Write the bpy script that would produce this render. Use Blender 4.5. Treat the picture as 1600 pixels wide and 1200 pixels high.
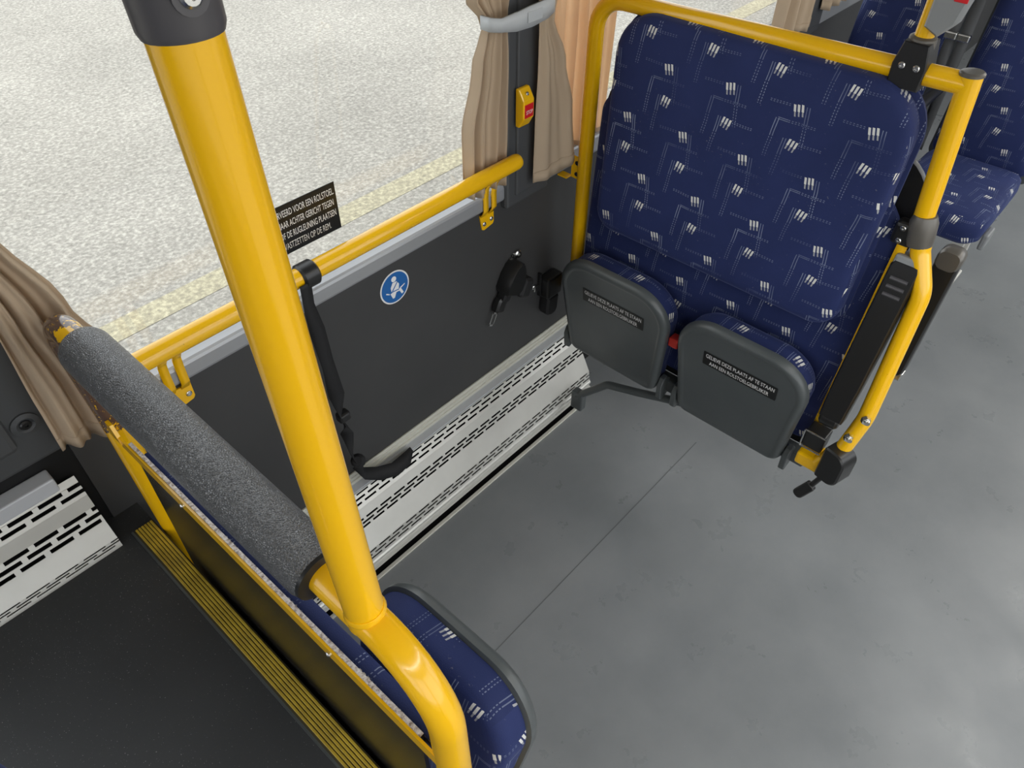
import bpy, bmesh, math, random
from mathutils import Vector, Matrix, noise
random.seed(7)
S = bpy.context.scene
COL = S.collection
for o in list(bpy.data.objects): bpy.data.objects.remove(o)

# ------------------------------------------------------------------ camera, world, exposure
cam_d = bpy.data.cameras.new('camera'); cam = bpy.data.objects.new('camera', cam_d); COL.objects.link(cam)
cam_d.sensor_width = 36; cam_d.lens = 26.1; cam_d.clip_start = 0.02; cam_d.clip_end = 200
cam.matrix_world = Matrix(((0.66993, 0.51568, -0.53410, 0.0),
                           (-0.74240, 0.47168, -0.47578, 0.0),
                           (0.00657, 0.71525, 0.69883, 1.85),
                           (0, 0, 0, 1)))
S.camera = cam
S.view_settings.view_transform = 'Standard'; S.view_settings.look = 'None'
S.view_settings.gamma = 1.0; S.view_settings.use_curve_mapping = False
S.view_settings.exposure = 1.33
S.cycles.max_bounces = 10; S.cycles.diffuse_bounces = 6; S.cycles.transparent_max_bounces = 16
S.cycles.sample_clamp_indirect = 6.0; S.cycles.caustics_reflective = False; S.cycles.caustics_refractive = False
wd = bpy.data.worlds.new('overcast_sky'); S.world = wd; wd.use_nodes = True
bg = wd.node_tree.nodes['Background']
bg.inputs[0].default_value = (0.93, 0.965, 1.0, 1); bg.inputs[1].default_value = 1.0

# ------------------------------------------------------------------ node helpers
class X:
    """a shader value; arithmetic on it lays down Math nodes"""
    nt = None
    def __init__(s, v): s.v = v
    @staticmethod
    def m(op, *a):
        n = X.nt.nodes.new('ShaderNodeMath'); n.operation = op
        for i, q in enumerate(a):
            q = q.v if isinstance(q, X) else q
            if isinstance(q, (int, float)): n.inputs[i].default_value = q
            else: X.nt.links.new(q, n.inputs[i])
        return X(n.outputs[0])
    def __add__(s, o): return X.m('ADD', s, o)
    __radd__ = __add__
    def __sub__(s, o): return X.m('SUBTRACT', s, o)
    def __rsub__(s, o): return X.m('SUBTRACT', o, s)
    def __mul__(s, o): return X.m('MULTIPLY', s, o)
    __rmul__ = __mul__
    def lt(s, o): return X.m('LESS_THAN', s, o)
    def gt(s, o): return X.m('GREATER_THAN', s, o)
    def floor(s): return X.m('FLOOR', s)
    def frac(s): return X.m('FRACT', s)
    def abs(s): return X.m('ABSOLUTE', s)
    def max(s, o): return X.m('MAXIMUM', s, o)
    def min(s, o): return X.m('MINIMUM', s, o)
    def between(s, a, b): return s.gt(a) * s.lt(b)

def new_mat(name, base, rough=0.5, metal=0.0, spec=0.5, coat=0.0, sheen=0.0):
    m = bpy.data.materials.new(name); m.use_nodes = True
    p = m.node_tree.nodes['Principled BSDF']
    p.inputs['Base Color'].default_value = (*base, 1); p.inputs['Roughness'].default_value = rough
    p.inputs['Metallic'].default_value = metal; p.inputs['Specular IOR Level'].default_value = spec
    p.inputs['Coat Weight'].default_value = coat; p.inputs['Coat Roughness'].default_value = 0.08
    p.inputs['Sheen Weight'].default_value = sheen
    return m
def N(m, t): return m.node_tree.nodes.new(t)
def LK(m, a, b): m.node_tree.links.new(a, b)
def PB(m): return m.node_tree.nodes['Principled BSDF']
def tex_noise(m, scale, detail=3, rough=0.55, coord='Object', vec=None):
    n = N(m, 'ShaderNodeTexNoise'); n.inputs['Scale'].default_value = scale
    n.inputs['Detail'].default_value = detail; n.inputs['Roughness'].default_value = rough
    if vec is None:
        c = N(m, 'ShaderNodeTexCoord'); vec = c.outputs[coord]
    LK(m, vec, n.inputs['Vector']); return n
def ramp(m, src, stops):
    r = N(m, 'ShaderNodeValToRGB'); LK(m, src, r.inputs[0])
    e = r.color_ramp.elements
    while len(e) < len(stops): e.new(0.5)
    for el, (p, c) in zip(e, stops):
        el.position = p; el.color = (*c, 1) if len(c) == 3 else c
    return r
def mixc(m, fac, a, b):
    n = N(m, 'ShaderNodeMix'); n.data_type = 'RGBA'
    for s, i in ((fac, 0), (a, 6), (b, 7)):
        if isinstance(s, X): s = s.v
        if isinstance(s, (int, float)): n.inputs[i].default_value = s
        elif isinstance(s, tuple): n.inputs[i].default_value = (*s, 1)
        else: LK(m, s, n.inputs[i])
    return n.outputs[2]
def bump(m, height, strength=0.3, dist=0.002):
    b = N(m, 'ShaderNodeBump'); b.inputs['Strength'].default_value = strength; b.inputs['Distance'].default_value = dist
    LK(m, height, b.inputs['Height']); LK(m, b.outputs[0], PB(m).inputs['Normal'])

M = {}
def paint(name, c, rough=0.2, coat=0.3):
    m = new_mat(name, c, rough, coat=coat)
    n = tex_noise(m, 70, 5, 0.7); r = ramp(m, n.outputs[0], [(0.24, tuple(v * 0.5 for v in c)), (0.27, c)])      # a few scuffs
    LK(m, r.outputs[0], PB(m).inputs['Base Color'])
    return m
YEL = (0.90, 0.50, 0.004)
M['yellow'] = paint('yellow_paint', YEL)
# yellow paint worn down to brown primer at the wall end of the rail
m = M['yellow_worn'] = paint('worn_yellow_paint', YEL)
g = N(m, 'ShaderNodeNewGeometry'); sp = N(m, 'ShaderNodeSeparateXYZ'); LK(m, g.outputs['Position'], sp.inputs[0])
X.nt = m.node_tree
n = tex_noise(m, 38, 5, 0.7); nb = tex_noise(m, 220, 3, 0.6)
edge = (X(sp.outputs[1]) - 0.985) * 9 + (X(n.outputs[0]) - 0.5) * 1.5
low = (X(sp.outputs[2]) - 0.93) * 9 + (X(n.outputs[0]) - 0.5) * 1.2
mask = edge.gt(0) * low.gt(0) * X(nb.outputs[0]).lt(0.64)
old = PB(m).inputs['Base Color'].links[0].from_socket
LK(m, mixc(m, mask, old, (0.105, 0.062, 0.045)), PB(m).inputs['Base Color'])

M['dark_panel'] = m = new_mat('charcoal_wall_laminate', (0.055, 0.055, 0.056), 0.42, spec=0.35)
n = tex_noise(m, 3.5, 5, 0.6); r = ramp(m, n.outputs[0], [(0.3, (.050, .050, .051)), (0.75, (.060, .060, .060))]); LK(m, r.outputs[0], PB(m).inputs['Base Color'])
n = tex_noise(m, 420, 2); bump(m, n.outputs[0], 0.12, 0.0006)
M['black_panel'] = new_mat('black_laminate', (0.012, 0.012, 0.0125), 0.5, spec=0.3)
M['gloss_black_panel'] = new_mat('glossy_black_board', (0.016, 0.015, 0.013), 0.22, spec=0.5)
M['pillar'] = m = new_mat('charcoal_pillar_plastic', (0.066, 0.069, 0.072), 0.5)
n = tex_noise(m, 500, 2); bump(m, n.outputs[0], 0.15, 0.0006)
M['silver_trim'] = new_mat('grey_sill_trim', (0.36, 0.37, 0.385), 0.35, metal=0.3)
M['alu'] = m = new_mat('anodised_aluminium', (0.62, 0.61, 0.575), 0.42, metal=0.35)
n = tex_noise(m, 5, 4); r = ramp(m, n.outputs[0], [(0.3, (.62, .61, .565)), (0.7, (.73, .72, .67))]); LK(m, r.outputs[0], PB(m).inputs['Base Color'])
M['alu_trim'] = new_mat('cream_aluminium_trim', (0.68, 0.67, 0.59), 0.42, metal=0.15)
M['grey_band'] = new_mat('grey_ledge_paint', (0.60, 0.62, 0.65), 0.45, metal=0.1)
M['void'] = new_mat('black_interior_and_shade', (0.006, 0.006, 0.006), 0.8, spec=0.1)
M['chrome'] = new_mat('zinc_steel', (0.66, 0.66, 0.64), 0.25, metal=1.0)
M['black_plastic'] = m = new_mat('black_plastic', (0.014, 0.014, 0.014), 0.32)
n = tex_noise(m, 700, 1); bump(m, n.outputs[0], 0.08, 0.0004)
M['black_metal'] = new_mat('black_powder_coat', (0.008, 0.008, 0.009), 0.4)
M['grey_plastic'] = new_mat('grey_plastic', (0.24, 0.25, 0.255), 0.4)
M['light_grey'] = new_mat('light_grey_plastic', (0.46, 0.48, 0.49), 0.42)
M['clamp_grey'] = new_mat('anthracite_clamp', (0.075, 0.072, 0.078), 0.38)
M['clamp_brown'] = new_mat('dull_grey_clamp', (0.13, 0.12, 0.105), 0.35, metal=0.3)
M['shell'] = m = new_mat('slate_grey_seat_shell', (0.052, 0.060, 0.062), 0.33, spec=0.5)
n = tex_noise(m, 6, 5); r = ramp(m, n.outputs[0], [(0.3, (.066, .075, .077)), (0.75, (.086, .095, .096))]); LK(m, r.outputs[0], PB(m).inputs['Base Color'])
n = tex_noise(m, 600, 1); bump(m, n.outputs[0], 0.1, 0.0005)
M['webbing'] = m = new_mat('black_webbing', (0.010, 0.010, 0.011), 0.7)
w = N(m, 'ShaderNodeTexWave'); w.inputs['Scale'].default_value = 220; c = N(m, 'ShaderNodeTexCoord'); LK(m, c.outputs['Object'], w.inputs[0]); bump(m, w.outputs[0], 0.3, 0.0006)
M['grey_webbing'] = new_mat('dark_grey_webbing', (0.045, 0.047, 0.05), 0.65)
M['red_print'] = new_mat('red_print', (0.62, 0.012, 0.018), 0.4)
M['white_print'] = new_mat('white_print', (0.85, 0.85, 0.84), 0.5)
M['black_print'] = new_mat('black_film', (0.006, 0.006, 0.006), 0.3)
M['blue_print'] = new_mat('blue_film', (0.012, 0.125, 0.40), 0.35)
M['red_plastic'] = new_mat('red_plastic', (0.55, 0.03, 0.02), 0.35)
M['worn_edge'] = m = new_mat('worn_board_edge', (0.5, 0.45, 0.42), 0.4)
n = tex_noise(m, 160, 4, 0.7); r = ramp(m, n.outputs[0], [(0.38, (.20, .15, .12)), (0.5, (.52, .46, .42)), (0.65, (.72, .69, .66))]); LK(m, r.outputs[0], PB(m).inputs['Base Color'])
M['beige'] = new_mat('beige_vinyl', (0.60, 0.45, 0.32), 0.55)
M['ceiling'] = new_mat('white_ceiling_panel', (0.62, 0.62, 0.60), 0.5)
M['inner_grey'] = new_mat('light_grey_wall', (0.42, 0.42, 0.42), 0.5)

# leather-grained foam roll
M['leather'] = m = new_mat('grained_black_leatherette', (0.085, 0.088, 0.093), 0.30, spec=0.9)
v = N(m, 'ShaderNodeTexVoronoi'); v.inputs['Scale'].default_value = 400; v.feature = 'DISTANCE_TO_EDGE'
c = N(m, 'ShaderNodeTexCoord'); mp = N(m, 'ShaderNodeMapping'); mp.inputs['Scale'].default_value = (1.0, 0.8, 1.0)
LK(m, c.outputs['Object'], mp.inputs[0]); nz = tex_noise(m, 120, 3, vec=mp.outputs[0])
va = N(m, 'ShaderNodeMix'); va.data_type = 'RGBA'; va.inputs[0].default_value = 0.002; LK(m, mp.outputs[0], va.inputs[6]); LK(m, nz.outputs['Color'], va.inputs[7]); LK(m, va.outputs[2], v.inputs[0])
r = ramp(m, v.outputs['Distance'], [(0.0, (0, 0, 0)), (0.25, (1, 1, 1))]); bump(m, r.outputs[0], 0.8, 0.0011)

# floor sheet
def floor_mat(name, c0, c1, rough, speck=0.70, speckc=(.5, .5, .48), bs=0.1):
    m = new_mat(name, c0, rough, spec=0.5)
    n = tex_noise(m, 2.3, 6, 0.6); r = ramp(m, n.outputs[0], [(0.3, c0), (0.72, c1)])
    s1 = tex_noise(m, 420, 2, 0.6); s2 = tex_noise(m, 5, 2)
    X.nt = m.node_tree
    k = (X(s1.outputs[0]) + X(s2.outputs[0]) * 0.10).gt(speck + 0.05)
    LK(m, mixc(m, k * 0.55, r.outputs[0], speckc), PB(m).inputs['Base Color'])
    n2 = tex_noise(m, 7, 6, 0.65); rr = ramp(m, n2.outputs[0], [(0.3, (rough - .08,) * 3), (0.75, (rough + .12,) * 3)]); LK(m, rr.outputs[0], PB(m).inputs['Roughness'])
    n3 = tex_noise(m, 380, 2); bump(m, n3.outputs[0], bs, 0.0008)
    return m
M['floor'] = floor_mat('grey_vinyl_floor', (.185, .197, .205), (.255, .266, .272), 0.32, speck=0.735)
M['seam'] = new_mat('floor_weld', (.12, .127, .132), .5)
M['platform'] = floor_mat('darker_vinyl_floor', (.030, .032, .034), (.042, .044, .046), 0.5, speck=0.715)  # same sheet as the low floor with a darker base colour

# asphalt outside
M['ground'] = m = new_mat('pale_asphalt', (.4, .4, .38), 0.85, spec=0.2)
n1 = tex_noise(m, 42, 3, 0.7); n2 = tex_noise(m, 0.8, 5, 0.6); v = N(m, 'ShaderNodeTexVoronoi'); v.inputs['Scale'].default_value = 60
c = N(m, 'ShaderNodeTexCoord'); LK(m, c.outputs['Object'], v.inputs[0])
r1 = ramp(m, n1.outputs[0], [(0.30, (.25, .235, .204)), (0.5, (.365, .343, .300)), (0.68, (.54, .51, .445))])
r2 = ramp(m, n2.outputs[0], [(0.3, (.80, .80, .80)), (0.7, (1, 1, 1))])
mm = N(m, 'ShaderNodeMix'); mm.data_type = 'RGBA'; mm.blend_type = 'MULTIPLY'; mm.inputs[0].default_value = 1
LK(m, r1.outputs[0], mm.inputs[6]); LK(m, r2.outputs[0], mm.inputs[7]); LK(m, mm.outputs[2], PB(m).inputs['Base Color'])
bump(m, n1.outputs[0], 0.6, 0.01)
M['road_paint'] = m = new_mat('faded_yellow_road_paint', (.5, .42, .2), 0.85, spec=0.2)
n1 = tex_noise(m, 42, 3, 0.7); r1 = ramp(m, n1.outputs[0], [(0.30, (.26, .237, .175)), (0.5, (.385, .350, .245)), (0.68, (.56, .51, .355))]); LK(m, r1.outputs[0], PB(m).inputs['Base Color'])

# window glass: clear pane with fresnel reflection
M['glass'] = m = bpy.data.materials.new('window_glass'); m.use_nodes = True; nt = m.node_tree; nt.nodes.clear()
o_ = nt.nodes.new('ShaderNodeOutputMaterial'); tr = nt.nodes.new('ShaderNodeBsdfTransparent'); gl = nt.nodes.new('ShaderNodeBsdfGlossy'); fr = nt.nodes.new('ShaderNodeLayerWeight'); pw = nt.nodes.new('ShaderNodeMath'); ms = nt.nodes.new('ShaderNodeMixShader')
tr.inputs[0].default_value = (.97, .975, .97, 1); gl.inputs['Roughness'].default_value = 0.02; pw.operation = 'POWER'; pw.inputs[1].default_value = 5; nt.links.new(fr.outputs['Facing'], pw.inputs[0]); fr.inputs[0].default_value = .5
pc_ = nt.nodes.new('ShaderNodeMath'); pc_.operation = 'MULTIPLY_ADD'; pc_.inputs[1].default_value = .9; pc_.inputs[2].default_value = .025; nt.links.new(pw.outputs[0], pc_.inputs[0])
nt.links.new(pc_.outputs[0], ms.inputs[0]); nt.links.new(tr.outputs[0], ms.inputs[1]); nt.links.new(gl.outputs[0], ms.inputs[2]); nt.links.new(ms.outputs[0], o_.inputs[0])

def cloth_mat(name, c, trans):
    m = bpy.data.materials.new(name); m.use_nodes = True; nt = m.node_tree; nt.nodes.clear()
    o_ = nt.nodes.new('ShaderNodeOutputMaterial'); d = nt.nodes.new('ShaderNodeBsdfDiffuse'); t = nt.nodes.new('ShaderNodeBsdfTranslucent'); s = nt.nodes.new('ShaderNodeMixShader')
    d.inputs[0].default_value = (*c, 1); t.inputs[0].default_value = (*c, 1); s.inputs[0].default_value = trans
    w = nt.nodes.new('ShaderNodeTexNoise'); w.inputs['Scale'].default_value = 900; b = nt.nodes.new('ShaderNodeBump'); b.inputs['Strength'].default_value = .25; b.inputs['Distance'].default_value = .0008
    cc = nt.nodes.new('ShaderNodeTexCoord'); nt.links.new(cc.outputs['Object'], w.inputs[0]); nt.links.new(w.outputs[0], b.inputs['Height']); nt.links.new(b.outputs[0], d.inputs['Normal'])
    nt.links.new(d.outputs[0], s.inputs[1]); nt.links.new(t.outputs[0], s.inputs[2]); nt.links.new(s.outputs[0], o_.inputs[0]); return m
M['curtain'] = cloth_mat('taupe_curtain', (.56, .44, .315), 0.22)
M['curtain_thin'] = cloth_mat('peach_thin_curtain', (.82, .64, .46), 0.6)

# seat moquette: navy velour with stitched brackets and triple white strokes; UV in metres
def moquette(name, wear=0.0):
    m = new_mat(name, (.018, .025, .082), 0.75, spec=0.25, sheen=0.25)
    PB(m).inputs['Sheen Tint'].default_value = (.35, .42, .8, 1); PB(m).inputs['Sheen Roughness'].default_value = 0.4
    X.nt = m.node_tree
    uv = N(m, 'ShaderNodeUVMap'); s = N(m, 'ShaderNodeSeparateXYZ')
    wob = tex_noise(m, 9, 2, vec=uv.outputs[0]); wv = N(m, 'ShaderNodeVectorMath'); wv.operation = 'MULTIPLY_ADD'
    sub = N(m, 'ShaderNodeVectorMath'); sub.operation = 'SUBTRACT'; sub.inputs[1].default_value = (.5, .5, .5); LK(m, wob.outputs['Color'], sub.inputs[0])
    LK(m, sub.outputs[0], wv.inputs[0]); wv.inputs[1].default_value = (.008, .008, 0); LK(m, uv.outputs[0], wv.inputs[2]); LK(m, wv.outputs[0], s.inputs[0])
    U, V = X(s.outputs[0]), X(s.outputs[1])
    strokes = lines = None
    CW, CH = 0.152, 0.132
    for k, (ou, ov, mir, mark) in enumerate(((0.0, 0.0, 1, 1), (0.070, 0.062, -1, 1), (0.112, 0.098, 1, 0))):
        v = (V + (ov + 20 * CH)) * (1 / CH); row = v.floor(); y = (v - row - 0.72) * CH          # y = 0 at the mark
        u = (U + (ou + 20 * CW) + row * (0.43 * CW)) * (1 / CW); x = (u - u.floor() - 0.5) * (CW * mir)
        if mark:
            q = (x + y * -0.25 - 0.002) * (1 / 0.0080); cell = q.floor()
            st = cell.between(-0.5, 2.5) * (q - cell).between(0.12, 0.72) * (y + cell * 0.0016).between(-0.008, 0.0055)
            tail = cell.between(-0.5, 2.5) * (q - cell).between(0.2, 0.6) * (y + cell * 0.0016).between(-0.017, -0.008) * 0.5
            st = st.max(tail); strokes = st if strokes is None else strokes.max(st)
        ax = (x + 0.0060 + y * -0.10).abs()
        vert = ax.between(0.0022, 0.0038) * y.between(-0.078, 0.004)
        dash = ((y * 170).frac().gt(0.45)).max(y.gt(-0.030))
        ln = vert * dash
        hy = (y - 0.004).abs() if not mark else (y + 0.001).abs()
        hor = hy.between(0.0010, 0.0024) * x.between(0.028 if mark else -0.005, 0.080) * ((x * 150).frac().gt(0.5)).max(x.lt(0.016))
        ln = ln.max(hor * 0.8)
        lines = ln if lines is None else lines.max(ln)
    nz = tex_noise(m, 500, 2, vec=uv.outputs[0]); fade = tex_noise(m, 7, 3, vec=uv.outputs[0])
    f = ramp(m, fade.outputs[0], [(0.35, (.15,) * 3), (0.65, (.9,) * 3)])
    nb = tex_noise(m, 4, 4, vec=uv.outputs[0]); rb = ramp(m, nb.outputs[0], [(0.3, (.012, .020, .080)), (0.72, (.020, .031, .115))])
    c1 = mixc(m, lines * X(f.outputs[0]) * 0.75, rb.outputs[0], (.33, .38, .50))
    c2 = mixc(m, strokes, c1, (.66, .66, .62))
    if wear:
        nw = tex_noise(m, 110, 5, 0.75, vec=uv.outputs[0]); nl = tex_noise(m, 6, 3, vec=uv.outputs[0])
        k = (X(nw.outputs[0]) + X(nl.outputs[0]) * 0.25).gt(0.80) * wear
        c2 = mixc(m, k, c2, (.30, .29, .27))
    LK(m, c2, PB(m).inputs['Base Color']); bump(m, nz.outputs[0], 0.35, 0.0012)
    return m
M['moquette'] = moquette('navy_moquette', 0.35)
M['nosing'] = m = new_mat('yellow_nosing_rubber', (0.55, 0.39, 0.03), 0.45)
n = tex_noise(m, 18, 4, 0.7); r = ramp(m, n.outputs[0], [(0.3, (.36, .25, .03)), (0.7, (.64, .45, .04))]); LK(m, r.outputs[0], PB(m).inputs['Base Color'])
M['nosing_groove'] = new_mat('dark_nosing_groove', (.05, .04, .015), 0.7)

# ------------------------------------------------------------------ geometry helpers
OFF = {}
def root(name, loc, label, cat, group=None, kind=None):
    o = bpy.data.objects.new(name, None); COL.objects.link(o); o.location = loc; o.empty_display_size = .05
    OFF[o] = Vector(loc); o['label'] = label; o['category'] = cat
    if group: o['group'] = group
    if kind: o['kind'] = kind
    return o
def tag(o, label, cat=None, group=None, kind=None):
    o['label'] = label
    if cat: o['category'] = cat
    if group: o['group'] = group
    if kind: o['kind'] = kind
    return o

def rrect(w, h, r, n=8, cx=0, cy=0, wt=None):
    """rounded outline, counter-clockwise; r = (bottom-right, top-right, top-left, bottom-left); wt = width at the top"""
    if not isinstance(r, (tuple, list)): r = (r,) * 4
    wt = wt or w
    cs = [(w / 2, -h / 2, -1, 1, -90, r[0]), (wt / 2, h / 2, -1, -1, 0, r[1]), (-wt / 2, h / 2, 1, -1, 90, r[2]), (-w / 2, -h / 2, 1, 1, 180, r[3])]
    P = []
    for x, y, sx, sy, a0, rr in cs:
        for i in range(n + 1):
            a = math.radians(a0 + 90 * i / n)
            P.append((cx + x + sx * rr + rr * math.cos(a), cy + y + sy * rr + rr * math.sin(a)))
    return P
def circle2(r, n=24, cx=0, cy=0): return [(cx + r * math.cos(2 * math.pi * i / n), cy + r * math.sin(2 * math.pi * i / n)) for i in range(n)]
def inset(P, d, lim=.022):
    if d > lim:                                   # past the corner radius: shrink towards the middle instead
        Q = inset(P, lim); cx = sum(q[0] for q in Q) / len(Q); cy = sum(q[1] for q in Q) / len(Q)
        hw = min(max(q[0] for q in Q) - min(q[0] for q in Q), max(q[1] for q in Q) - min(q[1] for q in Q)) / 2
        k = max(.15, 1 - (d - lim) / hw); return [(cx + (q[0] - cx) * k, cy + (q[1] - cy) * k) for q in Q]
    n = len(P); out = []
    for i in range(n):
        a, b, c = Vector(P[i - 1]), Vector(P[i]), Vector(P[(i + 1) % n])
        e1, e2 = b - a, c - b
        n1 = Vector((-e1.y, e1.x)); n2 = Vector((-e2.y, e2.x))
        nn = (n1.normalized() if n1.length > 1e-9 else n1) + (n2.normalized() if n2.length > 1e-9 else n2)
        nn = nn.normalized() if nn.length > 1e-9 else nn
        k = max(0.5, nn.dot(n1.normalized()) if n1.length > 1e-9 else 1)
        out.append(tuple(b + nn * (d / k)))
    return out
def fillet(pts, r, n=8):
    pts = [Vector(p) for p in pts]
    if not isinstance(r, (list, tuple)): r = [r] * (len(pts) - 2)
    out = [pts[0]]
    for i in range(1, len(pts) - 1):
        a, b, c = pts[i - 1], pts[i], pts[i + 1]; rr = r[i - 1]
        d1, d2 = (a - b).normalized(), (c - b).normalized(); th = d1.angle(d2)
        if rr < 1e-5 or th > 3.1: out.append(b); continue
        t = rr / math.tan(th / 2); p1, p2 = b + d1 * t, b + d2 * t
        ctr = b + (d1 + d2).normalized() * (rr / math.sin(th / 2)); v1, v2 = p1 - ctr, p2 - ctr
        ax = v1.cross(v2).normalized(); tot = v1.angle(v2)
        for k in range(n + 1): out.append(ctr + Matrix.Rotation(tot * k / n, 3, ax) @ v1)
    out.append(pts[-1]); return out

class G:
    def __init__(s): s.v = []; s.f = []; s.sm = []
    def add(s, V, F, smooth=True):
        b = len(s.v); s.v += [Vector(q) for q in V]; s.f += [tuple(b + i for i in q) for q in F]; s.sm += [smooth] * len(F); return s
    def box(s, a, b, bev=0.0, mtx=None, seg=2):
        bm = bmesh.new(); bmesh.ops.create_cube(bm, size=1)
        c = [(a[i] + b[i]) / 2 for i in range(3)]; d = [abs(b[i] - a[i]) for i in range(3)]
        for q in bm.verts: q.co = Vector((c[i] + q.co[i] * d[i] for i in range(3)))
        if bev > 0: bmesh.ops.bevel(bm, geom=bm.edges[:], offset=min(bev, min(d) * .49), segments=seg, affect='EDGES', profile=.5)
        bm.verts.ensure_lookup_table(); V = [(mtx @ q.co) if mtx else q.co.copy() for q in bm.verts]
        F = [[q.index for q in f.verts] for f in bm.faces]; bm.free(); return s.add(V, F, False)
    def tube(s, pts, r, n=20, caps=True, ell=None, up=None):
        pts = [Vector(p) for p in pts]; R = r if isinstance(r, (list, tuple)) else [r] * len(pts)
        T = []
        for i in range(len(pts)):
            a = pts[max(i - 1, 0)]; b = pts[min(i + 1, len(pts) - 1)]; T.append((b - a).normalized())
        u = Vector(up) if up else (Vector((0, 0, 1)) if abs(T[0].z) < .9 else Vector((1, 0, 0)))
        u = (u - T[0] * u.dot(T[0])).normalized(); V = []; F = []
        for i, (p, t) in enumerate(zip(pts, T)):
            u = (u - t * u.dot(t)).normalized(); w = t.cross(u)
            ea, eb = ell if ell else (1, 1)
            V += [p + (u * math.cos(2 * math.pi * k / n) * ea + w * math.sin(2 * math.pi * k / n) * eb) * R[i] for k in range(n)]
        for i in range(len(pts) - 1):
            for k in range(n):
                k2 = (k + 1) % n; F.append((i * n + k, i * n + k2, (i + 1) * n + k2, (i + 1) * n + k))
        s.add(V, F, True)
        if caps:
            b = len(s.v) - len(V)
            s.f += [tuple(b + k for k in reversed(range(n))), tuple(b + (len(pts) - 1) * n + k for k in range(n))]; s.sm += [False, False]
        return s
    def cyl(s, a, b, r, n=20, r2=None): return s.tube([a, b], [r, r2 if r2 is not None else r], n)
    def loft(s, P, layers, O, U, V, W, cap=(1, 1)):
        """outline P lofted through (inset, height) layers in the frame O, U, V, W"""
        O, U, V, W = Vector(O), Vector(U), Vector(V), Vector(W); n = len(P); vs = []; F = []
        for d, w in layers:
            Q = inset(P, d) if abs(d) > 1e-9 else P
            vs += [O + U * q[0] + V * q[1] + W * w for q in Q]
        for i in range(len(layers) - 1):
            for k in range(n):
                k2 = (k + 1) % n; F.append((i * n + k, i * n + k2, (i + 1) * n + k2, (i + 1) * n + k))
        s.add(vs, F, True); b = len(s.v) - len(vs)
        if cap[0]: s.f.append(tuple(b + k for k in reversed(range(n)))); s.sm.append(True)
        if cap[1]: s.f.append(tuple(b + (len(layers) - 1) * n + k for k in range(n))); s.sm.append(True)
        return s
    def grid(s, rows):
        n = len(rows[0]); V = [p for r in rows for p in r]
        F = [(i * n + k, i * n + k + 1, (i + 1) * n + k + 1, (i + 1) * n + k) for i in range(len(rows) - 1) for k in range(n - 1)]
        return s.add(V, F, True)
    def build(s, name, mat, parent=None, solid=0, uv=False, subsurf=0, label=None):
        off = OFF.get(parent, Vector()) if parent else Vector()
        me = bpy.data.meshes.new(name); me.from_pydata([q - off for q in s.v], [], s.f)
        for p, q in zip(me.polygons, s.sm): p.use_smooth = q
        me.materials.append(M[mat]); me.update()
        if uv:
            L = me.uv_layers.new(name='UVMap')
            for p in me.polygons:
                nx, ny, nz = (abs(q) for q in p.normal)
                for li in p.loop_indices:
                    c = me.vertices[me.loops[li].vertex_index].co + off
                    L.data[li].uv = (-c.y, c.z) if nx >= max(ny, nz) * .8 else ((-c.y, c.x) if nz > ny else (c.x, c.z))
        if any(s.sm) and not all(s.sm) or any(s.sm):
            try: me.set_sharp_from_angle(angle=math.radians(40))
            except Exception: pass
        o = bpy.data.objects.new(name, me); COL.objects.link(o)
        if parent: o.parent = parent; OFF[o] = off
        if solid:
            md = o.modifiers.new('thickness', 'SOLIDIFY'); md.thickness = solid; md.offset = 0
        if label: o['label'] = label
        return o

def screw(parent, p, nrm, r=0.006, name='screw', mat='chrome'):
    p, nrm = Vector(p), Vector(nrm).normalized()
    u = nrm.orthogonal().normalized(); w = nrm.cross(u)
    g = G().loft(circle2(r, 14), [(0, 0), (0, r * .35), (r * .25, r * .6), (r * .62, r * .6), (r * .68, r * .25)], p, u, w, nrm)
    return g.build(name, mat, parent)

def text(parent, body, O, U, V, width, height, mat='white_print', align='left', name='lettering'):
    """lettering laid flat on a surface: O is the lower left (or right) corner of the line"""
    cu = bpy.data.curves.new(name, 'FONT'); cu.body = body; cu.resolution_u = 3
    t = bpy.data.objects.new(name, cu); COL.objects.link(t)
    dg = bpy.context.evaluated_depsgraph_get(); me = bpy.data.meshes.new_from_object(t.evaluated_get(dg))
    bpy.data.objects.remove(t); bpy.data.curves.remove(cu)
    xs = [q.co.x for q in me.vertices]; ys = [q.co.y for q in me.vertices]
    x0, x1, y0, y1 = min(xs), max(xs), min(ys), max(ys); sx, sy = width / (x1 - x0), height / (y1 - y0)
    O, U, V = Vector(O), Vector(U), Vector(V); W = U.cross(V).normalized(); off = OFF.get(parent, Vector())
    for q in me.vertices:
        x = (q.co.x - (x0 if align == 'left' else x1)) * sx; y = (q.co.y - y0) * sy
        q.co = O + U * x + V * y + W * 0.0005 - off
    me.name = name; me.materials.clear(); me.materials.append(M[mat])
    o = bpy.data.objects.new(name, me); COL.objects.link(o); o.parent = parent; OFF[o] = off
    return o
def rowsofx(f, a, b, n): return [f(a + (b - a) * i / n) for i in range(n + 1)]

# ================================================================== SETTING
W = 1.15                       # window wall, charcoal panel face
HP = 0.64                      # raised platform
PE = 0.168                     # its edge
# floors
o = G().box((PE - .02, -1.25, -.05), (7.0, W + .08, 0)).build('floor', 'floor'); tag(o, 'grey vinyl floor of the low wheelchair bay and aisle', 'floor', kind='structure')
G().box((.40, .6235, 0), (1.62, .6262, .0006)).build('weld_seam', 'seam', o)
o = G().box((-3.0, -1.25, -.05), (PE, W + .08, HP)).build('floor_platform', 'platform'); tag(o, 'darker vinyl floor of the raised platform behind the partition', 'floor', kind='structure')
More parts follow.
